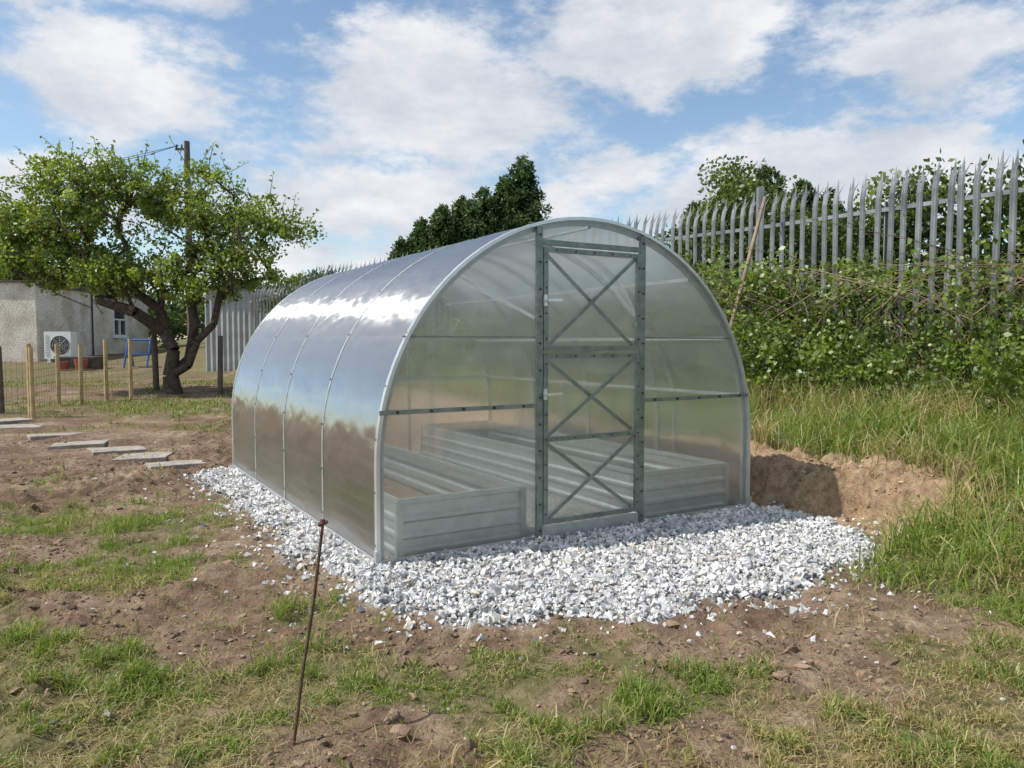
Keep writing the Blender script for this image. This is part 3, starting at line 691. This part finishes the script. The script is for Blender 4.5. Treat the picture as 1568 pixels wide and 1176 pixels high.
mb=MB();mb.tube((.05,3.4,.7),(.05,3.4,3.3),.03,.03,8);mb.tube((.03,4.2,2.5),(.03,3.4,3.1),.012,.012,6);mb.tube((.03,1.2,3.1),(.03,3.4,2.7),.012,.012,6);mb.make('downpipe',M_dark,BH)
AC=empty('air_conditioner_unit',(-15.75,25.5,float(base_h(-15.7,25.5))+.12))
mb=MB();mb.box((0,0,0),(.90,.38,.92));mb.box((.1,.0,-.2),(.2,.38,0));mb.box((.7,0,-.2),(.8,.38,0));o=mb.make('case',M_white,AC)
mb=MB();mb.tube((.54,-.012,.46),(.54,-.004,.46),.32,.32,28);mb.make('fan_grille',M_dark,AC)
mb=MB()
for r in (.11,.18,.25,.32):
    for i in range(24):
        a,b=2*math.pi*i/24,2*math.pi*(i+1)/24;mb.tube((.54+r*math.cos(a),-.02,.46+r*math.sin(a)),(.54+r*math.cos(b),-.02,.46+r*math.sin(b)),.007,.007,4,False)
for i in range(8):
    a=2*math.pi*i/8;mb.tube((.54,-.02,.46),(.54+.32*math.cos(a),-.02,.46+.32*math.sin(a)),.007,.007,4,False)
for k_ in range(9): mb.box((.04,-.012,.12+k_*.08),(.17,-.004,.15+k_*.08))
mb.make('grille_wires',M_galv,AC)
SH=empty('corrugated_shed',(-8.9,22,0));z=float(base_h(-8,22))
mb=MB()
def corr(p,q,z0,z1):
    n=int(math.dist(p,q)/.04);V=[];F=[];dx,dy=(q[0]-p[0])/n,(q[1]-p[1])/n;L=math.hypot(dx,dy);nx_,ny_=dy/L,-dx/L
    for i in range(n+1):
        o=.014*math.sin(i*math.pi/2);V+=[(p[0]+dx*i+nx_*o,p[1]+dy*i+ny_*o,z0),(p[0]+dx*i+nx_*o,p[1]+dy*i+ny_*o,z1)]
    for i in range(n): F.append((2*i,2*i+2,2*i+3,2*i+1))
    mb.add(V,F)
corr((0,0),(2.2,0),z-.1,2.9);corr((2.2,0),(2.2,3),z-.1,2.9);corr((0,3),(0,0),z-.1,2.9);corr((2.2,3),(0,3),z-.1,2.9);mb.make('walls',M_shed,SH)
mb=MB();mb.add([(-.12,-.12,2.93),(2.32,-.12,2.93),(2.32,3.1,3.05),(-.12,3.1,3.05),(-.12,-.12,2.97),(2.32,-.12,2.97),(2.32,3.1,3.09),(-.12,3.1,3.09)],[(3,2,1,0),(4,5,6,7),(0,1,5,4),(1,2,6,5),(2,3,7,6),(3,0,4,7)]);mb.make('roof',M_roof,SH)
z=float(base_h(-12,23.5));mb=MB()
for x in (-11.9,-11.2):
    mb.tube((x,23.2,z),(x,23.5,z+.85),.03,.03,8);mb.tube((x,23.8,z),(x,23.5,z+.85),.03,.03,8)
mb.tube((-12.0,23.5,z+.85),(-11.1,23.5,z+.85),.03,.03,8);mb.box((-11.9,23.3,z+.38),(-11.2,23.7,z+.43));mb.make('blue_play_frame',M_blue)
z=float(base_h(-12.8,23));mb=MB();mb.box((-13.6,22.6,z-.05),(-12.5,23.2,z+.32));mb.box((-13.65,22.55,z+.322),(-12.45,23.25,z+.37));mb.make('wooden_planter',M_postold)
mb=MB();mb.tube((-12.7,22.3,z),(-12.7,22.3,z+.3),.15,.2,12);mb.tube((-13.2,22.2,z),(-13.2,22.2,z+.22),.14,.18,12);mb.make('plant_pots',M_red)
UPp=empty('utility_pole',(-12.7,30,.9));mb=MB();mb.tube((0,0,-.3),(0,0,8.3),.15,.11,10);mb.bar((-.02,0,8.0),(-.45,0,8.0),.08,.08);mb.make('pole',M_postold,UPp)
mb=MB()
for x in (-.4,-.2): mb.tube((x,0,8.04),(x,0,8.18),.04,.03,8)
mb.make('insulators',M_dark,UPp)
mb=MB()
for (dx,dy,dz) in ((-40,14,1.0),(-22,-4,-2.6)):
    prev=Vector((-.3,0,8.15))
    for i in range(1,17):
        t=i/16;p=Vector((dx*t,dy*t,8.15+dz*t-4*1.1*t*(1-t)));mb.tube(prev,p,.012,.012,4,False);prev=p
mb.make('cables',M_dark,UPp)

# ---------------------------------------------------------------- world & light
L=Vector((-.60,-.13,.79)).normalized()
el=math.asin(L.z);az=math.atan2(L.x,L.y)
w=bpy.data.worlds.new('World');sc.world=w;w.use_nodes=True;nt=w.node_tree;nt.nodes.clear()
out=nt.nodes.new('ShaderNodeOutputWorld');bg=nt.nodes.new('ShaderNodeBackground');bg.inputs[1].default_value=.12
sky=nt.nodes.new('ShaderNodeTexSky');sky.sky_type='NISHITA';sky.sun_disc=False;sky.sun_elevation=el;sky.sun_rotation=az;sky.ozone_density=2.0;sky.dust_density=.6
tc=N(nt,'ShaderNodeTexCoord');D=tc.outputs['Generated']
def M(op,a,b=None,c=None):
    m=N(nt,'ShaderNodeMath',operation=op)
    for i,v in enumerate((a,b,c)):
        if v is None: continue
        if isinstance(v,(int,float)): m.inputs[i].default_value=v
        else: nt.links.new(v,m.inputs[i])
    return m.outputs[0]
mpw=N(nt,'ShaderNodeMapping');mpw.inputs['Scale'].default_value=(1,1,2.1);nt.links.new(D,mpw.inputs[0])
warp=noise(nt,6.5,6,mpw.outputs[0],.62);sw=N(nt,'ShaderNodeSeparateColor');nt.links.new(warp.outputs['Color'],sw.inputs[0])
sx=N(nt,'ShaderNodeSeparateXYZ');nt.links.new(D,sx.inputs[0])
AZ=M('MULTIPLY',M('ARCTAN2',sx.outputs[0],sx.outputs[1]),57.2958);EL=M('MULTIPLY',M('ARCSINE',sx.outputs[2]),57.2958)
AZ=M('ADD',AZ,M('MULTIPLY',M('SUBTRACT',sw.outputs[0],.5),20));EL=M('ADD',EL,M('MULTIPLY',M('SUBTRACT',sw.outputs[1],.5),10))
dens=None
for a,e,ra,re,wt in [(-5,17,12,7,1),(-8,10,15,4,.9),(12,22,14,4.2,1),(-27,17,9,4.2,.95),(23,10.5,14,4.0,1.2),(30,18,8,4,.85),(-32,10,7,3,.75),(7,12.5,6,2.6,.75),(-15,5,14,2.2,.6),(-26,25,12,3,.6),(0,45,60,9,.7),(90,30,40,15,.9),(-90,30,40,15,.9),(170,25,50,15,.9),(-160,50,40,18,.8)]:
    q=M('SQRT',M('ADD',M('POWER',M('DIVIDE',M('SUBTRACT',AZ,a),ra),2),M('POWER',M('DIVIDE',M('SUBTRACT',EL,e),re),2)))
    q=M('MULTIPLY',M('SUBTRACT',1.2,q),wt)
    dens=q if dens is None else M('MAXIMUM',dens,q)
dn=noise(nt,8,10,mpw.outputs[0],.64)
d2=M('ADD',M('MAXIMUM',dens,-.25),M('MULTIPLY',M('SUBTRACT',dn.outputs[0],.5),1.9))
mr=N(nt,'ShaderNodeMapRange',interpolation_type='SMOOTHSTEP');mr.inputs[1].default_value=0.0;mr.inputs[2].default_value=.60;nt.links.new(d2,mr.inputs[0])
cn=noise(nt,6,9,mpw.outputs[0],.62);cc=ramp(nt,cn.outputs[0],[(.33,(4.9,5.3,5.9)),(.48,(6.2,6.4,6.8)),(.64,(7.8,7.8,7.9))])
fac=M('MULTIPLY',mr.outputs[0],.95)
skyc=mixc(nt,1.0,sky.outputs[0],(1.4,1.4,1.32),'MULTIPLY')
nt.links.new(mixc(nt,fac,skyc,cc.outputs[0]),bg.inputs[0]);nt.links.new(bg.outputs[0],out.inputs[0])
sl_=bpy.data.lights.new('sun','SUN');sl_.energy=5.0;sl_.angle=R(.5);sl_.color=(1,.96,.89);so=link(bpy.data.objects.new('sun',sl_));so.rotation_euler=L.to_track_quat('Z','Y').to_euler()

# ---------------------------------------------------------------- camera
cam=bpy.data.cameras.new('camera');cam.lens=26.6;cam.sensor_width=36;cam.clip_end=3000;cam.clip_start=.05
co=link(bpy.data.objects.new('camera',cam));co.location=(0,0,1.285);co.rotation_euler=(R(87),0,0);sc.camera=co
sc.view_settings.view_transform='Standard';sc.view_settings.look='None';sc.view_settings.exposure=0
